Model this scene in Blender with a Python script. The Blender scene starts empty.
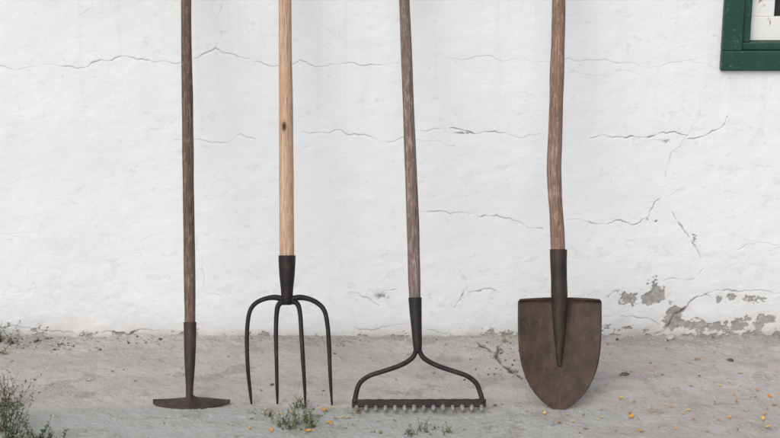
import bpy, math, random
import numpy as np
from mathutils import Vector
random.seed(7); rng=np.random.default_rng(7)
scene=bpy.context.scene
# ---------------- camera model ----------------
F=1620.0; H=1.7; PITCH=math.atan(494/1620)
YC=-H/math.tan(PITCH+math.atan(118/F))
CAM=np.array([0,YC,H])
fw=np.array([0,math.cos(PITCH),-math.sin(PITCH)]); up=np.array([0,math.sin(PITCH),math.cos(PITCH)]); rt=np.array([1.0,0,0])
def ray(px,py): return fw+rt*((px-390)/F)+up*((219-py)/F)
def hit(px,py,p0,n):
    d=ray(px,py); t=np.dot(np.array(p0)-CAM,n)/np.dot(d,n); return CAM+d*t
def wall(px,py,y=0.0): return hit(px,py,(0,y,0),np.array([0,1.0,0]))
def gnd(px,py,z=0.0): return hit(px,py,(0,0,z),np.array([0,0,1.0]))
def depth(p): return float(np.dot(np.array(p)-CAM,fw))
cd=bpy.data.cameras.new("camera"); cam=bpy.data.objects.new("camera",cd); scene.collection.objects.link(cam)
cam.location=CAM; cam.rotation_euler=(math.pi/2-PITCH,0,0); cd.sensor_width=36; cd.lens=F/780*36; cd.clip_end=500; cd.clip_start=0.05
scene.camera=cam
# ---------------- noise ----------------
TAB=rng.random((256,256))
def vn(x,y,s=0):
    x=x+s*17.31; y=y+s*9.73
    xi=np.floor(x).astype(int); yi=np.floor(y).astype(int); fx=x-xi; fy=y-yi
    fx=fx*fx*(3-2*fx); fy=fy*fy*(3-2*fy)
    a=TAB[xi&255,yi&255]; b=TAB[(xi+1)&255,yi&255]; c=TAB[xi&255,(yi+1)&255]; d=TAB[(xi+1)&255,(yi+1)&255]
    return (a*(1-fx)+b*fx)*(1-fy)+(c*(1-fx)+d*fx)*fy
def fbm(x,y,o=4,s=0,g=0.5):
    r=0;a=1;t=0
    for i in range(o):
        r=r+a*vn(x*2**i,y*2**i,s+i*3.1); t+=a; a*=g
    return r/t
def sst(a,b,x):
    t=np.clip((x-a)/(b-a),0,1); return t*t*(3-2*t)
# ---------------- node helper ----------------
class M:
    def __init__(s,name):
        s.m=bpy.data.materials.new(name); s.m.use_nodes=True; s.t=s.m.node_tree; s.b=s.t.nodes["Principled BSDF"]
    def n(s,ty,**k):
        nd=s.t.nodes.new(ty)
        for a,v in k.items():
            setattr(nd,a,v)
        return nd
    def l(s,a,b): s.t.links.new(a,b)
    def attr(s,name): return s.n("ShaderNodeAttribute",attribute_name=name)
    def coord(s): return s.n("ShaderNodeTexCoord").outputs["Object"]
    def mapping(s,src,sc):
        m=s.n("ShaderNodeMapping"); m.inputs["Scale"].default_value=sc; s.l(src,m.inputs[0]); return m.outputs[0]
    def noise(s,src,scale,detail=6,rough=.55,dist=0):
        n=s.n("ShaderNodeTexNoise"); n.inputs["Scale"].default_value=scale; n.inputs["Detail"].default_value=detail
        n.inputs["Roughness"].default_value=rough; n.inputs["Distortion"].default_value=dist; s.l(src,n.inputs["Vector"]); return n.outputs["Fac"]
    def ramp(s,src,stops):
        r=s.n("ShaderNodeValToRGB"); e=r.color_ramp.elements
        while len(e)<len(stops): e.new(.5)
        for i,(p,c) in enumerate(stops):
            e[i].position=p; e[i].color=(c,c,c,1) if not hasattr(c,'__len__') else (*c,1)
        s.l(src,r.inputs[0]); return r.outputs[0]
    def mix(s,fac,a,b,mode='MIX'):
        m=s.n("ShaderNodeMix",data_type='RGBA',blend_type=mode)
        for sock,v in ((m.inputs[0],fac),(m.inputs[6],a),(m.inputs[7],b)):
            if isinstance(v,(int,float)): sock.default_value=v
            elif isinstance(v,tuple): sock.default_value=(*v,1)
            else: s.l(v,sock)
        return m.outputs[2]
    def math(s,op,a,b=0.0):
        m=s.n("ShaderNodeMath",operation=op)
        for i,v in enumerate((a,b)):
            if isinstance(v,(int,float)): m.inputs[i].default_value=v
            else: s.l(v,m.inputs[i])
        return m.outputs[0]
    def bump(s,h,st,dist,prev=None):
        b=s.n("ShaderNodeBump"); b.inputs["Strength"].default_value=st; b.inputs["Distance"].default_value=dist; s.l(h,b.inputs["Height"])
        if prev is not None: s.l(prev,b.inputs["Normal"])
        return b.outputs[0]
    def out(s,col,rough=.8,nrm=None,metal=0,spec=.3):
        for sock,v in ((s.b.inputs["Base Color"],col),(s.b.inputs["Roughness"],rough),(s.b.inputs["Metallic"],metal)):
            if isinstance(v,(int,float)): sock.default_value=v
            elif isinstance(v,tuple): sock.default_value=(*v,1)
            else: s.l(v,sock)
        s.b.inputs["Specular IOR Level"].default_value=spec
        if nrm is not None: s.l(nrm,s.b.inputs["Normal"])
        return s.m
# ---------------- mesh helpers ----------------
def link(o,parent=None):
    scene.collection.objects.link(o)
    if parent: o.parent=parent
    return o
def empty(name,loc=(0,0,0)):
    e=bpy.data.objects.new(name,None); scene.collection.objects.link(e); e.empty_display_size=.05; return e
def meshobj(name,vs,fs,mat,parent=None,smooth=True,attrs=None):
    me=bpy.data.meshes.new(name); me.from_pydata([tuple(map(float,v)) for v in vs],[],fs); me.validate(); me.materials.append(mat)
    if smooth: me.polygons.foreach_set("use_smooth",[True]*len(me.polygons))
    if attrs:
        for k,(ty,d) in attrs.items():
            a=me.attributes.new(k,ty,'POINT'); a.data.foreach_set("vector" if ty=='FLOAT_VECTOR' else "value",np.array(d,dtype=np.float32).ravel())
    me.update(); return link(bpy.data.objects.new(name,me),parent)
def gridobj(name,P,attrs,mat,keep=None):
    h,w,_=P.shape
    idx=np.arange(h*w).reshape(h,w)
    q=np.stack([idx[:-1,:-1],idx[:-1,1:],idx[1:,1:],idx[1:,:-1]],-1).reshape(-1,4)
    if keep is not None: q=q[keep.ravel()]
    me=bpy.data.meshes.new(name); me.vertices.add(h*w); me.vertices.foreach_set("co",P.astype(np.float32).ravel())
    me.loops.add(q.size); me.loops.foreach_set("vertex_index",q.astype(np.int32).ravel())
    me.polygons.add(len(q)); me.polygons.foreach_set("loop_start",np.arange(0,q.size,4,dtype=np.int32))
    me.polygons.foreach_set("use_smooth",np.ones(len(q),dtype=bool))
    me.update(calc_edges=True)
    for k,d in attrs.items():
        a=me.attributes.new(k,'FLOAT','POINT'); a.data.foreach_set("value",d.astype(np.float32).ravel())
    me.materials.append(mat); me.update()
    return link(bpy.data.objects.new(name,me))
def axis(lo,hi,step,far_lo,far_hi,n=10):
    a=far_lo+(lo-far_lo)*(1-(1-np.linspace(0,1,n))**2) if far_lo<lo else np.array([])
    b=hi+(far_hi-hi)*(np.linspace(0,1,n)**2) if far_hi>hi else np.array([])
    mid=np.arange(lo,hi,step)
    return np.unique(np.concatenate([a[:-1] if len(a) else a,mid,b]))
def fract(pts,it,amp):
    pts=[np.array(p,float) for p in pts]
    for k in range(it):
        q=[pts[0]]
        for a,b in zip(pts[:-1],pts[1:]):
            d=b-a; L=np.linalg.norm(d); nrm=np.array([-d[1],d[0]])/(L+1e-9)
            q.append((a+b)/2+nrm*L*random.uniform(-amp,amp)); q.append(b)
        pts=q
    return pts
def draw(mask,ax,ay,pts,width,strength,drop=.3,it=4,amp=.13,taper=True):
    """mask[j,i]; ax -> columns, ay -> rows"""
    pts=fract(pts,it,amp); n=len(pts)-1; ph=random.random()*50
    for k in range(n):
        a,b=pts[k],pts[k+1]
        t=k/max(1,n-1)
        m=float(vn(np.array([k*.18+ph]),np.array([ph]))[0]); m2=float(vn(np.array([k*.6+ph+9]),np.array([ph]))[0])
        if m<drop*.6: continue
        w=width*(.35+1.3*m*m+.6*m2)*( (.5+.5*math.sin(math.pi*min(1,max(0,t)))) if taper else 1)
        st=strength*min(1,.3+m)
        R=w*3
        i0,i1=np.searchsorted(ax,[min(a[0],b[0])-R,max(a[0],b[0])+R]); j0,j1=np.searchsorted(ay,[min(a[1],b[1])-R,max(a[1],b[1])+R])
        if i1<=i0 or j1<=j0: continue
        X,Y=np.meshgrid(ax[i0:i1],ay[j0:j1]); d=b-a; L2=(d@d)+1e-12
        u=np.clip(((X-a[0])*d[0]+(Y-a[1])*d[1])/L2,0,1)
        dd=np.hypot(X-a[0]-u*d[0],Y-a[1]-u*d[1])
        mask[j0:j1,i0:i1]=np.maximum(mask[j0:j1,i0:i1],st*np.exp(-(dd/w)**2))
# ================= WALL =================
ax=axis(-1.24,1.24,.0016,-9,9); az=axis(-.03,1.03,.0016,-.3,3.0)
X,Z=np.meshgrid(ax,az)
# photo coordinates of the wall surface (used only to lay out where real cracks are)
def W(p): q=wall(*p); return (q[0],q[2])
crack=np.zeros_like(X)
CR=[([(-30,64),(0,65),(40,66),(75,68),(100,60),(130,57),(165,61),(200,57),(215,48),(235,55),(258,62),(300,60),(345,64),(395,63)],.0011,.55,.05),
([(395,63),(460,60),(545,62),(640,66),(719,70)],.0009,.28,.4),
([(215,48),(222,36),(217,20),(226,-5)],.0009,.25,.4),
([(318,0),(325,28),(345,64)],.0008,.15,.5),
([(300,132),(335,130),(365,135),(385,142),(420,140),(455,146)],.0011,.48,.1),
([(175,139),(190,140),(225,143),(240,134),(262,141)],.001,.38,.15),
([(450,128),(470,132),(503,133)],.0017,.8,.0),([(420,130),(450,128)],.0009,.35,.0),
([(503,133),(540,134)],.001,.4,.2),
([(590,138),(620,137),(640,138),(660,133),(688,136)],.0015,.78,.05),
([(688,139),(702,137),(722,127),(728,116)],.0014,.7,.1),
([(420,212),(450,214),(480,217),(497,215),(520,222),(543,229)],.0013,.62,.2),
([(588,222),(605,224),(620,220),(635,225),(650,216),(661,198)],.0014,.8,.1),
([(672,208),(680,225),(690,238),(698,252),(703,268)],.0016,.75,.35),
([(712,60),(700,100),(683,142),(668,165),(666,180)],.0009,.35,.3),
([(345,292),(368,298),(379,306)],.0012,.5,.2),([(378,300),(384,291),(398,288)],.0012,.55,.1),
([(454,308),(461,299),(466,287)],.0015,.6,.1),([(468,293),(482,290),(496,291)],.0014,.6,.1),
([(195,232),(203,262),(200,292),(225,296)],.0009,.25,.3),
([(668,326),(674,314),(688,306),(698,297)],.0030,.85,.0),([(698,297),(716,290),(738,292),(760,290),(790,294)],.0016,.6,.15),
([(655,335),(668,326),(645,318),(620,316)],.0020,.6,.2),
([(735,250),(760,242),(790,245)],.001,.35,.3),
([(640,290),(660,283),(690,280),(705,268)],.0012,.4,.3),
([(0,235),(25,232),(52,240)],.0008,.2,.4),([(560,222),(590,222)],.001,.4,.2),
([(95,331),(128,335),(160,331)],.0018,.6,.2),([(560,66),(620,70),(700,75)],.0008,.2,.4),
([(0,327),(60,331),(95,334)],.0015,.5,.3),
([(330,322),(360,330),(420,327),(455,333)],.0012,.4,.4)]
for pts,w,s,d in CR: draw(crack,ax,az,[W(p) for p in pts],w,s,d)
for k in range(34):   # hairlines, denser in the lower right
    x=random.uniform(-1.1,1.1); z=random.uniform(.02,.95)
    if random.random()<.5: x=random.uniform(.4,1.15); z=random.uniform(.02,.45)
    a=random.gauss(0,.35); L=random.uniform(.03,.14)
    if random.random()<.15: a+=1.3
    draw(crack,ax,az,[(x,z),(x+L*math.cos(a)*.5,z+L*math.sin(a)*.5),(x+L*math.cos(a+.3),z+L*math.sin(a+.3))],.0007,random.uniform(.1,.25),.35)
# plaster loss
n1=fbm(X*14,Z*17,5,1,.6); n2=fbm(X*45,Z*45,4,2,.6); n3=fbm(X*160,Z*160,3,3,.6)
region=np.zeros_like(X)
def blob(px,py,rx,ry,s):
    cx,cz=W((px,py)); return s*np.exp(-(((X-cx)/(rx/372))**2+((Z-cz)/(ry/345))**2))
for b in [(656,290,9,16,.52),(640,303,26,9,.26),(674,319,13,11,.72),(720,299,36,5,.28),(620,298,18,8,.24),(700,325,34,6,.36),(762,298,24,6,.26),(745,320,35,7,.3),(628,329,25,4,.35),(120,333,25,3,.35),(480,133,24,1.4,.32),(648,221,12,3,.3),(694,246,4,18,.24),(383,296,14,5,.14),(480,302,28,8,.12),(20,328,40,6,.2),(672,142,18,3,.15),(566,325,14,8,.2)]:
    region+=blob(*b)
base=np.exp(-np.clip(Z,0,9)/.016)
right=sst(.1,1.0,X)
peelv=region+ (n1-.5)*1.2+(n2-.5)*.8+(n3-.5)*.35 + base*(.26+.3*right)
peel=sst(.29,.37,peelv)
peel*=sst(.05,.16,region+base*.5)
chip=sst(.64,.69,fbm(X*34,Z*46,4,9,.6)+.13*(sst(.38,.02,Z)-.7)+.05*right)*.42
streak=fbm(X*55,Z*2.2,4,80,.55)
dirt=np.exp(-np.clip(Z,0,9)/.04)*(.25+.75*fbm(X*9,Z*14,4,5))+np.exp(-np.clip(Z,0,9)/.014)*.45+.35*region*n1+.42*right*sst(.30,0,Z)*n1+.10*sst(.55,.8,streak)*sst(.3,1,Z)
dirt=np.clip(dirt,0,1)
low=sst(.42,.0,Z)*(.3+.7*sst(.45,.7,fbm(X*5,Z*7,5,12)))
cream=sst(.52,.75,fbm(X*2.3,Z*3.1,5,20))*.35+low*.35+blob(120,15,60,16,.7)*n1*1.6
lump=(fbm(X*3,Z*3,3,30)-.5)*.008+(fbm(X*22,Z*26,4,33)-.5)*.0020*(1+1.2*low)+(n2-.5)*.0006*(1+low)
trowel=(fbm(X*9+Z*6,Z*60-X*14,3,36)-.5)*.0005
plate=(sst(.5,.53,fbm(X*6+n2*.25,Z*8,4,40))*.0005)*(.3+low)
Y=-lump-plate-trowel+crack*.0035+peel*.0028+chip*.0006
Y=np.where((np.abs(X)>1.3)|(Z>1.1),0*Y-.0,Y)
wl=wall(719.5,70); ox0=float(wl[0])+.012; oz0=float(wl[2])+.012; OW=.92; OH=1.05
xc=(X[:-1,:-1]+X[1:,1:])/2; zc=(Z[:-1,:-1]+Z[1:,1:])/2
keep=~((xc>ox0)&(xc<ox0+OW-.024)&(zc>oz0)&(zc<oz0+OH-.024))
m=M("white_limewash_plaster"); co=m.coord()
big=m.noise(co,2.2,6,.6); mid=m.noise(co,13,6,.6,.3); fine=m.noise(co,120,4,.6)
c=m.mix(m.ramp(big,[(.35,0),(.7,1)]),(.80,.82,.835),(.765,.785,.80))
c=m.mix(m.math('MULTIPLY',m.ramp(mid,[(.45,0),(.75,1)]),.28),c,(.68,.70,.71))
c=m.mix(m.math('MULTIPLY',m.attr("cream").outputs["Fac"],.5),c,(.71,.69,.66))
c=m.mix(m.math('MULTIPLY',m.ramp(fine,[(.5,0),(.75,1)]),.16),c,(.55,.55,.54))
c=m.mix(m.math('MULTIPLY',m.attr("dirt").outputs["Fac"],.85),c,(.38,.37,.35))
c=m.mix(m.attr("chip").outputs["Fac"],c,(.66,.66,.65))
pn=m.noise(co,60,6,.7)
c=m.mix(m.math('MULTIPLY',m.attr("peel").outputs["Fac"],.88),c,m.ramp(pn,[(.3,(.15,.145,.14)),(.7,(.42,.41,.39))]))
c=m.mix(m.math('MULTIPLY',m.attr("crack").outputs["Fac"],1.0),c,(.09,.085,.08))
nb=m.bump(mid,.25,.004); nb=m.bump(fine,.3,.0008,nb)
wmat=m.out(c,.85,nb,spec=.2)
wobj=gridobj("plaster_wall",np.stack([X,Y,Z],-1),dict(crack=crack,peel=peel,chip=chip,dirt=dirt,cream=cream),wmat,keep)
def box(name,x0,x1,y0,y1,z0,z1,mat,parent=None,bev=0):
    v=[(x,y,z) for x in(x0,x1) for y in(y0,y1) for z in(z0,z1)]
    f=[(0,1,3,2),(4,6,7,5),(0,4,5,1),(2,3,7,6),(0,2,6,4),(1,5,7,3)]
    o=meshobj(name,v,f,mat,parent,False)
    if bev:
        b=o.modifiers.new("b",'BEVEL'); b.width=bev; b.segments=2
    return o
brick=M("masonry"); brick=brick.out((.45,.42,.38),.9)
X1=ox0+OW-.024; Z1=oz0+OH-.024
for i,(a,b_,c_,d_) in enumerate([(-9,ox0,-.3,2.99),(X1,9,-.3,2.99),(ox0,X1,-.3,oz0),(ox0,X1,Z1,2.99)]):
    box("masonry_%d"%i,a,b_,.012,.35,c_,d_,brick,wobj)
# ================= WINDOW =================
win=empty("window")
g=M("green_gloss_paint"); co=g.coord(); a1=g.noise(g.mapping(co,(1,1,1)),9,5,.6); a2=g.noise(co,90,5,.7)
col=g.ramp(a1,[(.3,(.006,.040,.027)),(.7,(.012,.068,.043))]); col=g.mix(g.math('MULTIPLY',g.ramp(a2,[(.6,0),(.68,1)]),.6),col,(.14,.18,.14))
gm=g.out(col,.45,g.bump(a2,.5,.0015),spec=.5)
wp=M("white_flaking_paint"); co=wp.coord(); a2=wp.noise(wp.mapping(co,(1,1,.35)),38,6,.7); col=wp.mix(wp.ramp(a2,[(.59,0),(.65,1)]),(.78,.78,.76),(.25,.21,.17)); wpm=wp.out(col,.6,wp.bump(a2,.4,.002))
fx=float(wl[0]); fz=float(wl[2]); fwid=.078
def frame(nm,x0,x1,z0,z1,w,y0,y1,mat,bev):
    box(nm+"_bottom_rail",x0,x1,y0,y1,z0,z0+w,mat,win,bev); box(nm+"_top_rail",x0,x1,y0,y1,z1-w,z1,mat,win,bev)
    box(nm+"_left_stile",x0,x0+w,y0+.0005,y1,z0+w,z1-w,mat,win,bev); box(nm+"_right_stile",x1-w,x1,y0+.0005,y1,z0+w,z1-w,mat,win,bev)
frame("frame",fx,fx+OW,fz,fz+OH,fwid*.72,-.016,.05,gm,.003)
i=fwid*.72+.0004
frame("inner_bead",fx+i,fx+OW-i,fz+i,fz+OH-i,fwid*.28,-.006,.05,gm,.003)
i=fwid+.001
frame("sash",fx+i,fx+OW-i,fz+i,fz+OH-i,.066,.018,.05,wpm,.002)
i+=.066
gl=M("window_glass"); glm=gl.out((.02,.025,.025),.08,spec=.6)
box("glass",fx+i,fx+OW-i,.03,.036,fz+i,fz+OH-i,glm,win)
box("mullion",fx+OW/2-.02,fx+OW/2+.02,.02,.0295,fz+i,fz+OH-i,wpm,win,.002)
# ================= GROUND =================
gx=axis(-1.2,1.2,.002,-60,60,14); gy=axis(-.86,.02,.002,-60,.03,14)
GX,GY=np.meshgrid(gx,gy)
gc=np.zeros_like(GX)
def G(p): q=gnd(*p); return (q[0],q[1])
GC=[([(478,342),(490,350),(500,362),(512,372),(522,378)],.0050,.95,.0),([(505,340),(497,352),(500,362)],.0028,.85,.0),([(455,346),(478,348),(492,352)],.0018,.6,.0),([(0,372),(60,368),(120,377),(175,372)],.0013,.35,.3),
([(0,418),(70,414),(140,420),(215,414),(262,418)],.002,.4,.2),([(595,345),(640,352),(700,349),(780,356)],.0018,.45,.3),([(600,400),(650,394),(720,402),(790,398)],.0014,.3,.4),
([(340,345),(400,352),(470,348)],.0014,.4,.3),([(30,345),(90,352),(140,347)],.002,.5,.2),([(440,438),(500,420),(560,424),(640,434)],.0016,.35,.3)]
for pts,w,s,d in GC: draw(gc,gx,gy,[G(p) for p in pts],w,s,d)
for k in range(30):
    x=random.uniform(-1.1,1.1); y=random.uniform(-.75,-.02); a=random.uniform(-3,3); L=random.uniform(.03,.12)
    draw(gc,gx,gy,[(x,y),(x+L*math.cos(a)*.5,y+L*math.sin(a)*.4),(x+L*math.cos(a+.5),y+L*math.sin(a+.5))],.0010,random.uniform(.15,.4),.3)
f1=fbm(GX*4,GY*5,5,50); f2=fbm(GX*30,GY*30,4,53,.6); f3=fbm(GX*120,GY*120,3,56,.6)
edge=GY+.50+.07*(fbm(GX*5,GX*0+2,4,60)-.5)+.05*(f2-.5)
moss=sst(.01,-.04,edge)*sst(.9,-.1,GX+.5*(f1-.5))
pit=sst(.70,.75,f2*.6+f3*.4)
grit=np.clip(sst(.56,.66,fbm(GX*12,GY*16,5,64,.6)+.20*np.exp(GY/.05)-.03),0,1)
pale=sst(.40,.66,fbm(GX*4,GY*12,5,70,.55))
GZ=(f1-.5)*.014+(f2-.5)*.006+(f3-.5)*.0022-gc*.007-pit*.002+moss*.003+grit*(f3-.3)*.004
GZ+=.006*np.exp(GY/.02)*(f2)
far=sst(1.2,1.6,np.abs(GX))+sst(-.9,-1.3,GY)
GZ=GZ*(1-np.clip(far,0,1))
m=M("worn_concrete"); co=m.coord()
n_b=m.noise(co,3,6,.6); n_m=m.noise(co,22,7,.65); n_f=m.noise(co,170,5,.7)
vo=m.n("ShaderNodeTexVoronoi"); vo.inputs["Scale"].default_value=130; m.l(co,vo.inputs["Vector"])
c=m.mix(m.ramp(n_b,[(.35,0),(.65,1)]),(.365,.335,.315),(.405,.38,.362))
c=m.mix(m.math('MULTIPLY',m.attr("pale").outputs["Fac"],.5),c,(.475,.455,.438))
c=m.mix(m.math('MULTIPLY',m.attr("moss").outputs["Fac"],.8),c,(.335,.365,.34))
c=m.mix(m.math('MULTIPLY',m.ramp(n_m,[(.48,0),(.74,1)]),.38),c,(.24,.22,.20))
c=m.mix(m.math('MULTIPLY',m.attr("grit").outputs["Fac"],.40),c,(.24,.215,.19))
c=m.mix(m.math('MULTIPLY',m.ramp(n_f,[(.52,0),(.68,1)]),.35),c,(.17,.155,.14))
c=m.mix(m.math('MULTIPLY',m.ramp(vo.outputs["Distance"],[(.1,1),(.28,0)]),.22),c,(.56,.55,.53))
c=m.mix(m.attr("pit").outputs["Fac"],c,(.2,.18,.16))
c=m.mix(m.attr("crack").outputs["Fac"],c,(.055,.047,.04))
nb=m.bump(n_m,.6,.005); nb=m.bump(n_f,.6,.0015,nb)
gridobj("concrete_pavement",np.stack([GX,GY,GZ],-1),dict(crack=gc,moss=moss,pit=pit*.6,grit=grit,pale=pale),m.out(c,.92,nb,spec=.15))
def gz(x,y):
    i=min(len(gx)-1,np.searchsorted(gx,x)); j=min(len(gy)-1,np.searchsorted(gy,y)); return float(GZ[j,i])
# ================= MATERIALS FOR TOOLS =================
def wood(name,c1,c2,c3,grime,knot=None,patch=.6,lo=(.3,.52,.72)):
    m=M(name); L=m.attr("loc").outputs["Vector"]
    g1=m.noise(m.mapping(L,(260,260,4)),1,6,.65,.4); g2=m.noise(m.mapping(L,(45,45,6)),1,5,.65); g3=m.noise(m.mapping(L,(600,600,16)),1,4,.6); g4=m.noise(m.mapping(L,(90,90,40)),1,6,.7)
    c=m.ramp(g1,[(lo[0],c1),(lo[1],c2),(lo[2],c3)])
    c=m.mix(m.math('MULTIPLY',m.ramp(g2,[(.42,0),(.62,1)]),patch),c,grime)
    c=m.mix(m.math('MULTIPLY',m.ramp(g4,[(.50,0),(.66,1)]),patch*.8),c,tuple(min(1,x*1.3) for x in c3))
    c=m.mix(m.math('MULTIPLY',m.ramp(g3,[(.53,0),(.63,1)]),.7),c,tuple(x*.3 for x in c1))
    if knot is not None:
        vm=m.n("ShaderNodeVectorMath",operation='DISTANCE'); mp=m.mapping(L,(1,1,.5)); m.l(mp,vm.inputs[0]); vm.inputs[1].default_value=(knot[0],knot[1],knot[2]*.5)
        c=m.mix(m.math('MULTIPLY',m.ramp(vm.outputs["Value"],[(.004,1),(.013,0)]),.5),c,(.2,.1,.05))
        c=m.mix(m.ramp(vm.outputs["Value"],[(.0034,1),(.0058,0)]),c,(.02,.012,.009))
    nb=m.bump(g1,.5,.0012); nb=m.bump(g3,.4,.0006,nb)
    return m.out(c,.75,nb,spec=.25)
def metal(name,dark,rust,pale,th=.5,rough=.6,met=.35,scale=1,pf=.5):
    m=M(name); co=m.coord(); a=m.noise(co,28*scale,7,.65); b=m.noise(co,180,5,.7); d=m.noise(co,8,4,.6); e=m.noise(m.mapping(co,(1,1,.22)),70,6,.65)
    c=m.ramp(a,[(th-.15,dark),(th+.15,rust)]); c=m.mix(m.math('MULTIPLY',m.ramp(b,[(.52,0),(.7,1)]),pf),c,pale)
    c=m.mix(m.math('MULTIPLY',m.ramp(e,[(.54,0),(.70,1)]),pf),c,pale)
    c=m.mix(m.math('MULTIPLY',m.ramp(d,[(.45,0),(.65,1)]),.5),c,tuple(x*.6 for x in dark))
    return m.out(c,m.ramp(b,[(.3,rough-.12),(.7,rough+.15)]),m.bump(b,.6,.001,m.bump(a,.4,.0025)),met,.4)
W_hoe=wood("weathered_brown_wood",(.075,.045,.033),(.15,.10,.076),(.26,.195,.155),(.10,.064,.05))
W_rake=wood("grey_brown_wood",(.11,.073,.058),(.21,.152,.125),(.35,.29,.25),(.145,.106,.088))
W_shov=wood("worn_brown_wood",(.14,.085,.056),(.26,.172,.122),(.40,.305,.24),(.17,.115,.085))
M_black=metal("blackened_iron",(.014,.013,.013),(.035,.026,.022),(.08,.07,.065),.55)
M_rake=metal("dark_painted_steel",(.018,.017,.018),(.040,.031,.026),(.09,.078,.07),.55)
M_rust=metal("rusty_brown_steel",(.038,.025,.020),(.078,.045,.032),(.12,.082,.062),.5,.58,.25,pf=.5)
M_socket=metal("dark_rusty_steel",(.026,.020,.018),(.055,.035,.028),(.095,.07,.058),.5,.58,.25,pf=.4)
M_rust2=metal("hoe_rusty_steel",(.030,.023,.020),(.062,.042,.034),(.115,.09,.075),.5,.62,.25)
M_dust=metal("dusty_teeth",(.14,.12,.105),(.34,.305,.27),(.46,.42,.38),.42,.85,0)
# ================= TOOL GEOMETRY =================
class Tool:
    def __init__(s,name,footpy,topz=1.36,cx=0):
        s.e=empty(name); s.f=gnd(cx,footpy); s.f[0]=0; s.top=np.array([0,-.022,topz]); v=s.top-s.f; s.V=v/np.linalg.norm(v); s.N=np.array([0,-s.V[2],s.V[1]])
    def p(s,px,py,w=0): return hit(px,py,s.f+s.N*w,s.N)
    def world(s,pts): return [(s.p(a[0],a[1],a[3] if len(a)>3 else 0),a[2]/2*depth(s.p(a[0],a[1]))/F) for a in pts]
    def sweep(s,name,pts,mat,n=20,sub=8,flat=1.0,rn=0.0,cap=True,wob=0.0,seed=0,raw=False):
        wp=pts if raw else s.world(pts)
        P=np.array([a[0] for a in wp]); R=np.array([a[1] for a in wp]); k=len(P)
        out=[];rad=[]
        for i in range(k-1):
            p0=P[max(0,i-1)];p1=P[i];p2=P[i+1];p3=P[min(k-1,i+2)]
            ns=sub if i<k-2 else sub+1
            for j in range(ns):
                t=j/sub
                out.append(.5*((2*p1)+(-p0+p2)*t+(2*p0-5*p1+4*p2-p3)*t*t+(-p0+3*p1-3*p2+p3)*t**3)); rad.append(R[i]*(1-t)+R[i+1]*t)
        out=np.array(out); rad=np.array(rad); T=np.gradient(out,axis=0); T/=np.linalg.norm(T,axis=1)[:,None]
        al=np.concatenate([[0],np.cumsum(np.linalg.norm(np.diff(out,axis=0),axis=1))])
        if wob:
            fade=sst(0,.08,al)
            out=out+np.outer((fbm(al*4,al*0+seed,2,seed)-.5)*wob*2*fade,[1,0,0])+np.outer((fbm(al*4,al*0+seed,2,seed+5)-.5)*wob*fade,s.N)
        vs=[];loc=[];fs=[]
        for i,(q,t,r) in enumerate(zip(out,T,rad)):
            a=s.N-t*np.dot(s.N,t); a/=np.linalg.norm(a); b=np.cross(t,a)
            rf=min(1,al[i]/.05) if rn>.05 else 1
            for j in range(n):
                th=2*math.pi*j/n
                rr=r*(1+(rf*rn*2*(float(vn(np.array([al[i]*14+seed]),np.array([j*3.0/n if j<=n/2 else (n-j)*3.0/n]),seed)[0])-.5) if rn else 0))
                vs.append(q+a*math.cos(th)*rr*flat+b*math.sin(th)*rr); loc.append((math.cos(th)*r+seed,math.sin(th)*r,al[i]))
        m_=len(out)
        for i in range(m_-1):
            for j in range(n):
                fs.append((i*n+j,i*n+(j+1)%n,(i+1)*n+(j+1)%n,(i+1)*n+j))
        if cap: fs.append(tuple(range(n))[::-1]); fs.append(tuple((m_-1)*n+j for j in range(n)))
        return meshobj(name,vs,fs,mat,s.e,True,dict(loc=('FLOAT_VECTOR',loc)))
    def topext(s,px0,py0,px1,py1,zt=1.33):
        a=s.p(px0,py0); b=s.p(px1,py1); t=(zt-a[2])/(b[2]-a[2]); return a+(b-a)*t
# ---- hoe
t=Tool("garden_hoe",406)
pts=t.world([(190,345,8),(190,320,11),(189.5,260,11.5),(188,170,11.5),(187,80,11),(186,0,10.5)])
pts.append((t.topext(189,200,186,0),pts[-1][1]))
t.sweep("handle",pts,W_hoe,sub=16,rn=.055,wob=.002,seed=3,raw=True)
t.sweep("socket",[(190,322,13),(190,345,12.2),(189.8,368,10),(189.6,385,8),(189.5,396,7.5,.002),(189.5,404,8,.004)],M_rust2,sub=8,rn=.05,seed=5)
q0=t.p(152.5,403.5)[0]; q1=t.p(230,403.5)[0]; cz=t.p(190,403.5); hw=(q1-q0)/2; cxm=(q0+q1)/2
vs=[];fs=[];NU=41;NV=9
Dd=np.array([0,-.93,-.20]); 
for i in range(NU):
    u=-1+2*i/(NU-1)
    dep=.040*(1-abs(u+.08 if u<0 else u)**1.7)+.006
    dep=max(dep,.005)
    for j in range(NV):
        v=j/(NV-1)
        p=np.array([cxm+u*hw*(1-.02*v),cz[1]+.010,.017])+Dd*dep*v+np.array([0,0,-.006*v*v-.004*u*u+.0015*math.sin(u*4+1)])
        if abs(u)<.3: p[2]+=.007*math.exp(-(u/.10)**2)*(1-v)
        vs.append(p)
for i in range(NU-1):
    for j in range(NV-1): fs.append((i*NV+j,i*NV+j+1,(i+1)*NV+j+1,(i+1)*NV+j))
o=meshobj("blade",vs,fs,M_rust2,t.e); sm=o.modifiers.new("s",'SOLIDIFY'); sm.thickness=.0035; sm.offset=0
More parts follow.
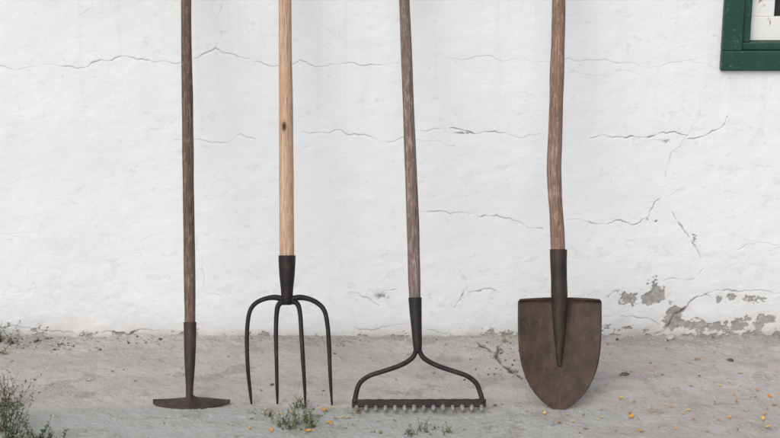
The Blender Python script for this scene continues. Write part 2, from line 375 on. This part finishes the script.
# ---- pitchfork
t=Tool("pitchfork",406)
pts=t.world([(287,275,10.5),(287,255,14.8),(286.5,190,14.6),(286,120,14),(285.5,60,13.2),(285.3,0,12.6)])
pts.append((t.topext(287,200,285.3,0),pts[-1][1]))
P0=t.p(287,275); kn=float(np.linalg.norm(t.p(286,127)-P0))
W_fork=wood("pale_new_wood",(.37,.22,.135),(.51,.345,.235),(.60,.44,.32),(.44,.29,.20),knot=(11+.0172,-.004,kn),patch=.35,lo=(.3,.5,.75))
t.sweep("handle",pts,W_fork,sub=16,rn=.02,wob=.001,seed=11,raw=True)
t.sweep("socket",[(287,255.5,17.5),(287,262,17.2),(287,276,15.8),(287,290,12.8),(287,300,11.5),(287,305,9)],M_black,rn=.04,seed=6)
tines={
"tine_1":[(285,300,7),(276,297.5,6),(266,298.5,5.2),(256,303,5),(250,311,4.8,.004),(247.5,325,4.6,.010),(247,345,4.4,.016),(248,370,4,.016),(250,390,3.4,.010),(251.5,404,2,.003)],
"tine_2":[(284,301,6.5),(278.5,305,5.4),(276.5,315,4.8,.004),(276,335,4.6,.013),(276.5,360,4.2,.018),(277,385,3.4,.012),(277.5,404,2,.003)],
"tine_3":[(290,301,6.5),(297,303.5,5.4),(300,313,4.8,.004),(301.5,335,4.6,.013),(303,360,4.2,.018),(304.5,385,3.4,.012),(305.5,407,2,.003)],
"tine_4":[(289,300,7),(299,297.5,6),(309,299,5.2),(318,303.5,5),(324.5,311,4.8,.004),(327.5,325,4.6,.010),(329,345,4.4,.016),(330,370,4,.016),(331,390,3.4,.010),(332,405,2,.003)]}
for kk,(k,v) in enumerate(tines.items()): t.sweep(k,v,M_black,n=10,sub=6,rn=.08,seed=kk+1)
# ---- rake
t=Tool("bow_rake",412.5)
pts=t.world([(415.5,318,8),(414.8,296,11.8),(412.5,220,12.2),(409.5,140,11.8),(406.5,60,11.4),(404.5,0,11)])
pts.append((t.topext(411,180,404.5,0),pts[-1][1]))
t.sweep("handle",pts,W_rake,sub=16,rn=.05,wob=.0015,seed=21,raw=True)
t.sweep("ferrule",[(415,297.5,13.2),(415.8,315,12.2),(416.8,332,10.4),(417.5,345,9),(417.8,352,7)],M_rake,rn=.04,seed=7)
t.sweep("bow_left",[(417,343,5),(415.5,352,5),(411,359,5),(400,365.5,4.8),(384,371,4.8),(369,376,4.8),(360,383,4.8),(356.5,392,4.8),(354.5,403,5)],M_rake,n=12,sub=6,rn=.05,seed=2)
t.sweep("bow_right",[(418.5,343,5),(420,352,5),(425,359,5),(437,365.5,4.8),(453,371,4.8),(467,376,4.8),(476,383,4.8),(480,392,4.8),(483,403,5)],M_rake,n=12,sub=6,rn=.05,seed=4)
a=t.p(352,403.5); b=t.p(486,403); NU=40; vs=[];fs=[]
for i in range(NU+1):
    c0=a+(b-a)*i/NU; hgt=.0108*(1+.06*math.sin(i*1.7)); th=.0042
    for (sx,sy) in ((-1,-1),(1,-1),(1,1),(-1,1)): vs.append(c0+t.V*sy*hgt+t.N*sx*th)
for i in range(NU):
    for j in range(4): fs.append((i*4+j,i*4+(j+1)%4,(i+1)*4+(j+1)%4,(i+1)*4+j))
fs+= [(3,2,1,0),tuple(NU*4+j for j in range(4))]
o=meshobj("head_bar",vs,fs,M_rake,t.e,False); bv=o.modifiers.new("b",'BEVEL'); bv.width=.0012; bv.segments=2; bv.limit_method='ANGLE'
for i in range(14):
    c0=a+(b-a)*(.035+.93*i/13)
    dx=random.uniform(-.002,.002); r_=random.uniform(.9,1.25)
    p0=c0-t.V*.007; p1=c0-t.V*.011+t.N*.008; p2=c0-t.V*.013+t.N*.020; p3=c0-t.V*.0160+t.N*random.uniform(.026,.033)+np.array([dx,0,0])
    t.sweep("tooth_%d"%(i+1),[(p0,.0048*r_),(p1,.0056*r_),(p2,.0054*r_),(p3,.0034*r_)],M_dust,n=8,sub=4,rn=.16,seed=i,raw=True)
# ---- shovel
t=Tool("round_point_shovel",411)
pts=t.world([(558.5,275,11),(558,250,14),(557,222,14.2),(555,190,14.2),(554,165,14.4),(555,135,14.2),(556.5,100,14.0),(557.5,70,14.2),(558.5,40,14),(559,0,13.4)])
pts.append((t.topext(558,110,559,0),pts[-1][1]))
t.sweep("handle",pts,W_shov,sub=12,rn=.06,wob=.0015,seed=31,raw=True)
t.sweep("socket",[(558.5,249.5,17.4),(558.5,262,16.8),(559,280,16),(559.3,296,16.5,.000),(559.5,310,15,-.002),(559.5,330,12,-.005),(559.5,350,8,-.009),(559.5,366,4,-.012)],M_socket,rn=.03,seed=8)
# outline: straight sides, then a rounded point (half width as a function of height on the blade)
hy=np.array([297.5,302,320,340,352,362,370,378,386,393,399,404,407.5,409.8,411.2])
hl=np.array([40.2,41.8,41.9,41.5,40.6,39.0,36.9,34.0,30.0,25.4,20.2,14.6,9.6,5.4,1.2])
from math import pi
NV=110; NU=49; vs=[];fs=[]
tt=np.linspace(0,1,NV); rows=297.5+(411.2-297.5)*np.sin(tt*pi/2)**.98
rows=np.clip(rows,297.5,411.2)
def halfw(y):
    return float(np.mean([np.interp(y+o_,hy,hl) for o_ in (-1.6,-.8,0,.8,1.6)])) if 306<y<405 else float(np.interp(y,hy,hl))
for j,py in enumerate(rows):
    h_=halfw(py); v=(py-297.5)/113.7
    for i in range(NU):
        u=-1+2*i/(NU-1); px=559.8+h_*u
        full=(px-559.5)/42.5
        w=-.016*(1-full*full)*(1-.5*v)+.005*v*v - .004
        rw=.18*(1-v)+.05
        w+=.010*math.exp(-(full/rw)**4)*max(0,1-v/.62)
        w+=.011*max(0,1-v/.05)**1.5*(1 if abs(full)>.22 else 0)
        w+=.0012*(float(vn(np.array([full*5+3]),np.array([v*6]))[0])-.5)
        py2=py+ (2.2*abs(full)**2 if v<.03 else 0)
        vs.append(t.p(px,py2,w))
for j in range(NV-1):
    for i in range(NU-1): fs.append((j*NU+i,j*NU+i+1,(j+1)*NU+i+1,(j+1)*NU+i))
o=meshobj("blade",vs,fs,M_rust,t.e); sm=o.modifiers.new("s",'SOLIDIFY'); sm.thickness=.0028; sm.offset=0
# ================= PLANTS, LEAVES, STONES =================
def leafmat(name,c1,c2):
    m=M(name); co=m.coord(); return m.out(m.ramp(m.noise(co,60,3,.5),[(.35,c1),(.65,c2)]),.7,spec=.25)
G1=leafmat("weed_green",(.035,.055,.028),(.08,.105,.05)); G2=leafmat("weed_yellow_green",(.09,.11,.035),(.20,.20,.07)); G3=leafmat("dry_stalk",(.14,.11,.075),(.26,.21,.15))
def weed(name,bases,mats=(G1,),leaf=.007,nleaf=14,spread=.5,bias=(0,0)):
    vs=[];fs=[];mi=[]
    for (px,py,hh,n) in bases:
        b=gnd(px,py)
        for k in range(n):
            a=random.uniform(0,2*math.pi); lean=random.uniform(.1,1)*spread; h=hh*random.uniform(.45,1)
            p=np.array([b[0]+random.gauss(0,.010),b[1]+random.gauss(0,.006),-.003]); d=np.array([math.cos(a)*lean+bias[0],math.sin(a)*lean*.7+bias[1],1.0]); d/=np.linalg.norm(d)
            seg=10; mk=random.choice(range(len(mats))); prev=None
            for s in range(seg+1):
                t_=s/seg; r=.0009*(1-.7*t_)
                i0=len(vs)
                for q in range(3): vs.append(p+np.array([math.cos(q*2.1)*r,math.sin(q*2.1)*r,0]))
                if prev is not None:
                    for q in range(3): fs.append((prev+q,prev+(q+1)%3,i0+(q+1)%3,i0+q)); mi.append(mk)
                prev=i0
                if s>0:
                    for _ in range(max(1,int(nleaf/seg*random.uniform(.4,1.8)))):
                        ll=leaf*random.uniform(.5,1.3)*(1.15-.5*t_); aa=random.uniform(0,2*math.pi); e=random.uniform(-.1,.9)
                        dl=np.array([math.cos(aa)*math.cos(e),math.sin(aa)*math.cos(e),math.sin(e)]); sd=np.cross(dl,[0,0,1.0]); sd/=np.linalg.norm(sd)+1e-6
                        sd=sd+np.array([0,0,random.uniform(-.5,.5)]); w_=ll*random.uniform(.12,.22)
                        i1=len(vs); vs.extend([p,p+dl*ll*.45+sd*w_,p+dl*ll,p+dl*ll*.5-sd*w_]); fs.append((i1,i1+1,i1+2,i1+3)); mi.append(mk)
                d=d+np.array([random.gauss(0,.10),random.gauss(0,.10),-.05*spread+random.gauss(0,.04)]); d/=np.linalg.norm(d); p=p+d*h/seg
    o=meshobj(name,vs,fs,mats[0],None,False)
    for m_ in mats[1:]: o.data.materials.append(m_)
    if len(mi)==len(o.data.polygons): o.data.polygons.foreach_set("material_index",mi)
    return o
weed("weed_plant",[(0,432,.22,20),(14,444,.19,16),(34,446,.11,12),(52,448,.06,8),(-16,412,.24,14),(4,408,.13,10)],(G1,G1,G1,G3),.013,26,.7)
weed("weed_plant",[(292,430,.085,10),(303,425,.11,12),(312,428,.07,8),(280,426,.06,6),(300,408,.05,7),(268,418,.03,4)],(G1,G2,G2),.010,16,.8)
weed("weed_plant",[(412,436,.045,7),(422,432,.05,6),(446,434,.035,5),(380,434,.02,4)],(G1,G2),.009,12,.9)
weed("weed_plant",[(0,342,.075,12),(12,344,.04,8),(38,342,.015,5),(0,354,.035,6)],(G1,G1,G3),.010,14,.9)
weed("grass_tuft",[(508,342,.03,5),(499,352,.015,4),(515,372,.018,5),(525,378,.012,4)],(G2,G3),.006,8,.8)
weed("grass_tuft",[(250,414,.02,4),(235,428,.015,3),(160,345,.012,3),(340,345,.01,3),(60,345,.012,4)],(G1,G3),.006,8,.9)
# fallen leaves
Lm=[leafmat("leaf_orange",(.52,.20,.03),(.64,.31,.05)),leafmat("leaf_yellow",(.56,.35,.06),(.66,.46,.11)),leafmat("leaf_brown",(.16,.08,.035),(.27,.15,.07))]
vs=[];fs=[];mi=[]
def fleaf(px,py,s,k):
    c=gnd(px,py); x,y=c[0],c[1]; z=gz(x,y)+.003; a=random.uniform(0,6.28); curl=random.uniform(.2,.8); tilt=random.uniform(-.4,.4)
    u=np.array([math.cos(a),math.sin(a),tilt]); v=np.array([-math.sin(a),math.cos(a),random.uniform(-.4,.4)]); i0=len(vs); n=5; wd=random.uniform(.26,.46)
    for i in range(n+1):
        t_=i/n; w=math.sin(math.pi*(t_*.92+.04))**.8*wd*s*random.uniform(.75,1.1)
        q=np.array([x,y,z])+u*s*(t_-.5)+v*s*.15*math.sin(t_*3)+np.array([0,0,curl*s*(t_-.5)**2*1.5])
        vs.extend([q-v*w+np.array([0,0,curl*w]),q,q+v*w+np.array([0,0,curl*w])])
    for i in range(n):
        for j in range(2): fs.append((i0+i*3+j,i0+i*3+j+1,i0+i*3+3+j+1,i0+i*3+3+j)); mi.append(k)
for px,py in [(621,398),(629,413),(632,417),(602,418),(690,386),(688,412),(757,391),(762,421),(768,429),(693,420),(775,405),(250,430),(272,432),(318,417),(323,412),(308,434),(329,425),(345,431),(340,428),(336,421),(314,428),(740,373),(775,376),(765,415),(545,415),(640,432),(585,430),(716,405),(730,418),(770,397),(708,432),(560,424)]:
    fleaf(px,py,random.uniform(.010,.017),random.choice([0,0,0,1,1]))
for k in range(40): fleaf(random.gauss(325,26),random.uniform(403,436),random.uniform(.005,.011),random.choice([0,1,1,2]))
for k in range(44): fleaf(random.uniform(600,785),random.uniform(350,436),random.uniform(.004,.010),random.choice([0,0,1,2]))
for k in range(22): fleaf(random.uniform(350,600),random.uniform(412,436),random.uniform(.004,.009),random.choice([0,1,2]))
for k in range(50): fleaf(random.uniform(-5,785),random.choice([random.uniform(338,348),random.uniform(345,436)]),random.uniform(.003,.009),2)
o=meshobj("fallen_leaves",vs,fs,Lm[0],None,True)
for m_ in Lm[1:]: o.data.materials.append(m_)
if len(mi)==len(o.data.polygons): o.data.polygons.foreach_set("material_index",mi)
# gravel / grit
def stones(name,lst,mats):
    import bmesh
    bm=bmesh.new(); bmesh.ops.create_icosphere(bm,subdivisions=2,radius=1); bv=np.array([v.co[:] for v in bm.verts]); bf=[[v.index for v in f.verts] for f in bm.faces]; bm.free()
    vs=[];fs=[];mi=[]
    for (x,y,s,k) in lst:
        ph=rng.random(3)*20; sc=np.array([random.uniform(.8,1.4),random.uniform(.7,1.1),random.uniform(.4,.75)])*s
        n=1+.9*(vn(bv[:,0]*1.6+ph[0],bv[:,1]*1.6+ph[1]+bv[:,2]*1.9)-.5); q=bv*n[:,None]*sc; a=random.uniform(0,6.28)
        q=np.stack([q[:,0]*math.cos(a)-q[:,1]*math.sin(a),q[:,0]*math.sin(a)+q[:,1]*math.cos(a),q[:,2]],1)+np.array([x,y,gz(x,y)+sc[2]*.3]); i0=len(vs); vs.extend(q); 
        for f in bf: fs.append(tuple(i+i0 for i in f)); mi.append(k)
    o=meshobj(name,vs,fs,mats[0],None,False)
    for m_ in mats[1:]: o.data.materials.append(m_)
    if len(mi)==len(o.data.polygons): o.data.polygons.foreach_set("material_index",mi)
def smat(n,a,b): m=M(n); return m.out(m.ramp(m.noise(m.coord(),90,5,.6),[(.35,a),(.65,b)]),.9,spec=.15)
S=[smat("grit_pale",(.36,.34,.32),(.52,.50,.48)),smat("grit_tan",(.28,.25,.22),(.40,.37,.33)),smat("grit_dark",(.08,.07,.06),(.16,.14,.12))]
lst=[]
for k in range(800):
    x=random.uniform(-1.15,1.15); y=-abs(random.gauss(0,.022))-.004 if random.random()<.55 else random.uniform(-.75,-.01)
    lst.append((x,y,min(.005,.0010*random.paretovariate(2.4)),random.choice([0,0,1,1,2])))
for k in range(150):
    q=gnd(abs(random.gauss(0,90)),random.uniform(338,350)); lst.append((q[0],min(-.005,q[1]),random.uniform(.0012,.0040),random.choice([0,1,1,2])))
for k in range(90):
    q=gnd(random.gauss(500,14),random.uniform(340,380)); lst.append((q[0],q[1],random.uniform(.0012,.0035),random.choice([0,1,2])))
stones("gravel",lst,S)
q=gnd(624,375); stones("stone",[(q[0],q[1],.012,0)],[S[2]])
q=gnd(670,338.5); stones("stone",[(q[0],-.012,.012,0)],[S[0]])
q=gnd(730,360); stones("stone",[(q[0],q[1],.009,0)],[S[2]])
# ================= LIGHT =================
el=math.radians(42); az_=math.radians(205)
sd=bpy.data.lights.new("sun",'SUN'); sd.energy=1.5; sd.angle=math.radians(60); sd.color=(1,.985,.965)
so=bpy.data.objects.new("sun",sd); scene.collection.objects.link(so)
dirv=Vector((math.sin(az_)*math.cos(el),math.cos(az_)*math.cos(el),math.sin(el))); so.rotation_euler=dirv.to_track_quat('Z','Y').to_euler(); so.location=dirv*5
w=bpy.data.worlds.new("World"); scene.world=w; w.use_nodes=True; nt=w.node_tree; bg=nt.nodes["Background"]
sk=nt.nodes.new("ShaderNodeTexSky"); sk.sky_type='NISHITA'; sk.sun_disc=False; sk.sun_elevation=el; sk.sun_rotation=az_; sk.dust_density=3.0; sk.air_density=1.0
hs=nt.nodes.new("ShaderNodeHueSaturation"); hs.inputs["Saturation"].default_value=.6
nt.links.new(sk.outputs[0],hs.inputs["Color"]); nt.links.new(hs.outputs[0],bg.inputs[0]); bg.inputs[1].default_value=.127
scene.view_settings.view_transform='Standard'; scene.view_settings.look='None'; scene.view_settings.exposure=0; scene.view_settings.gamma=1
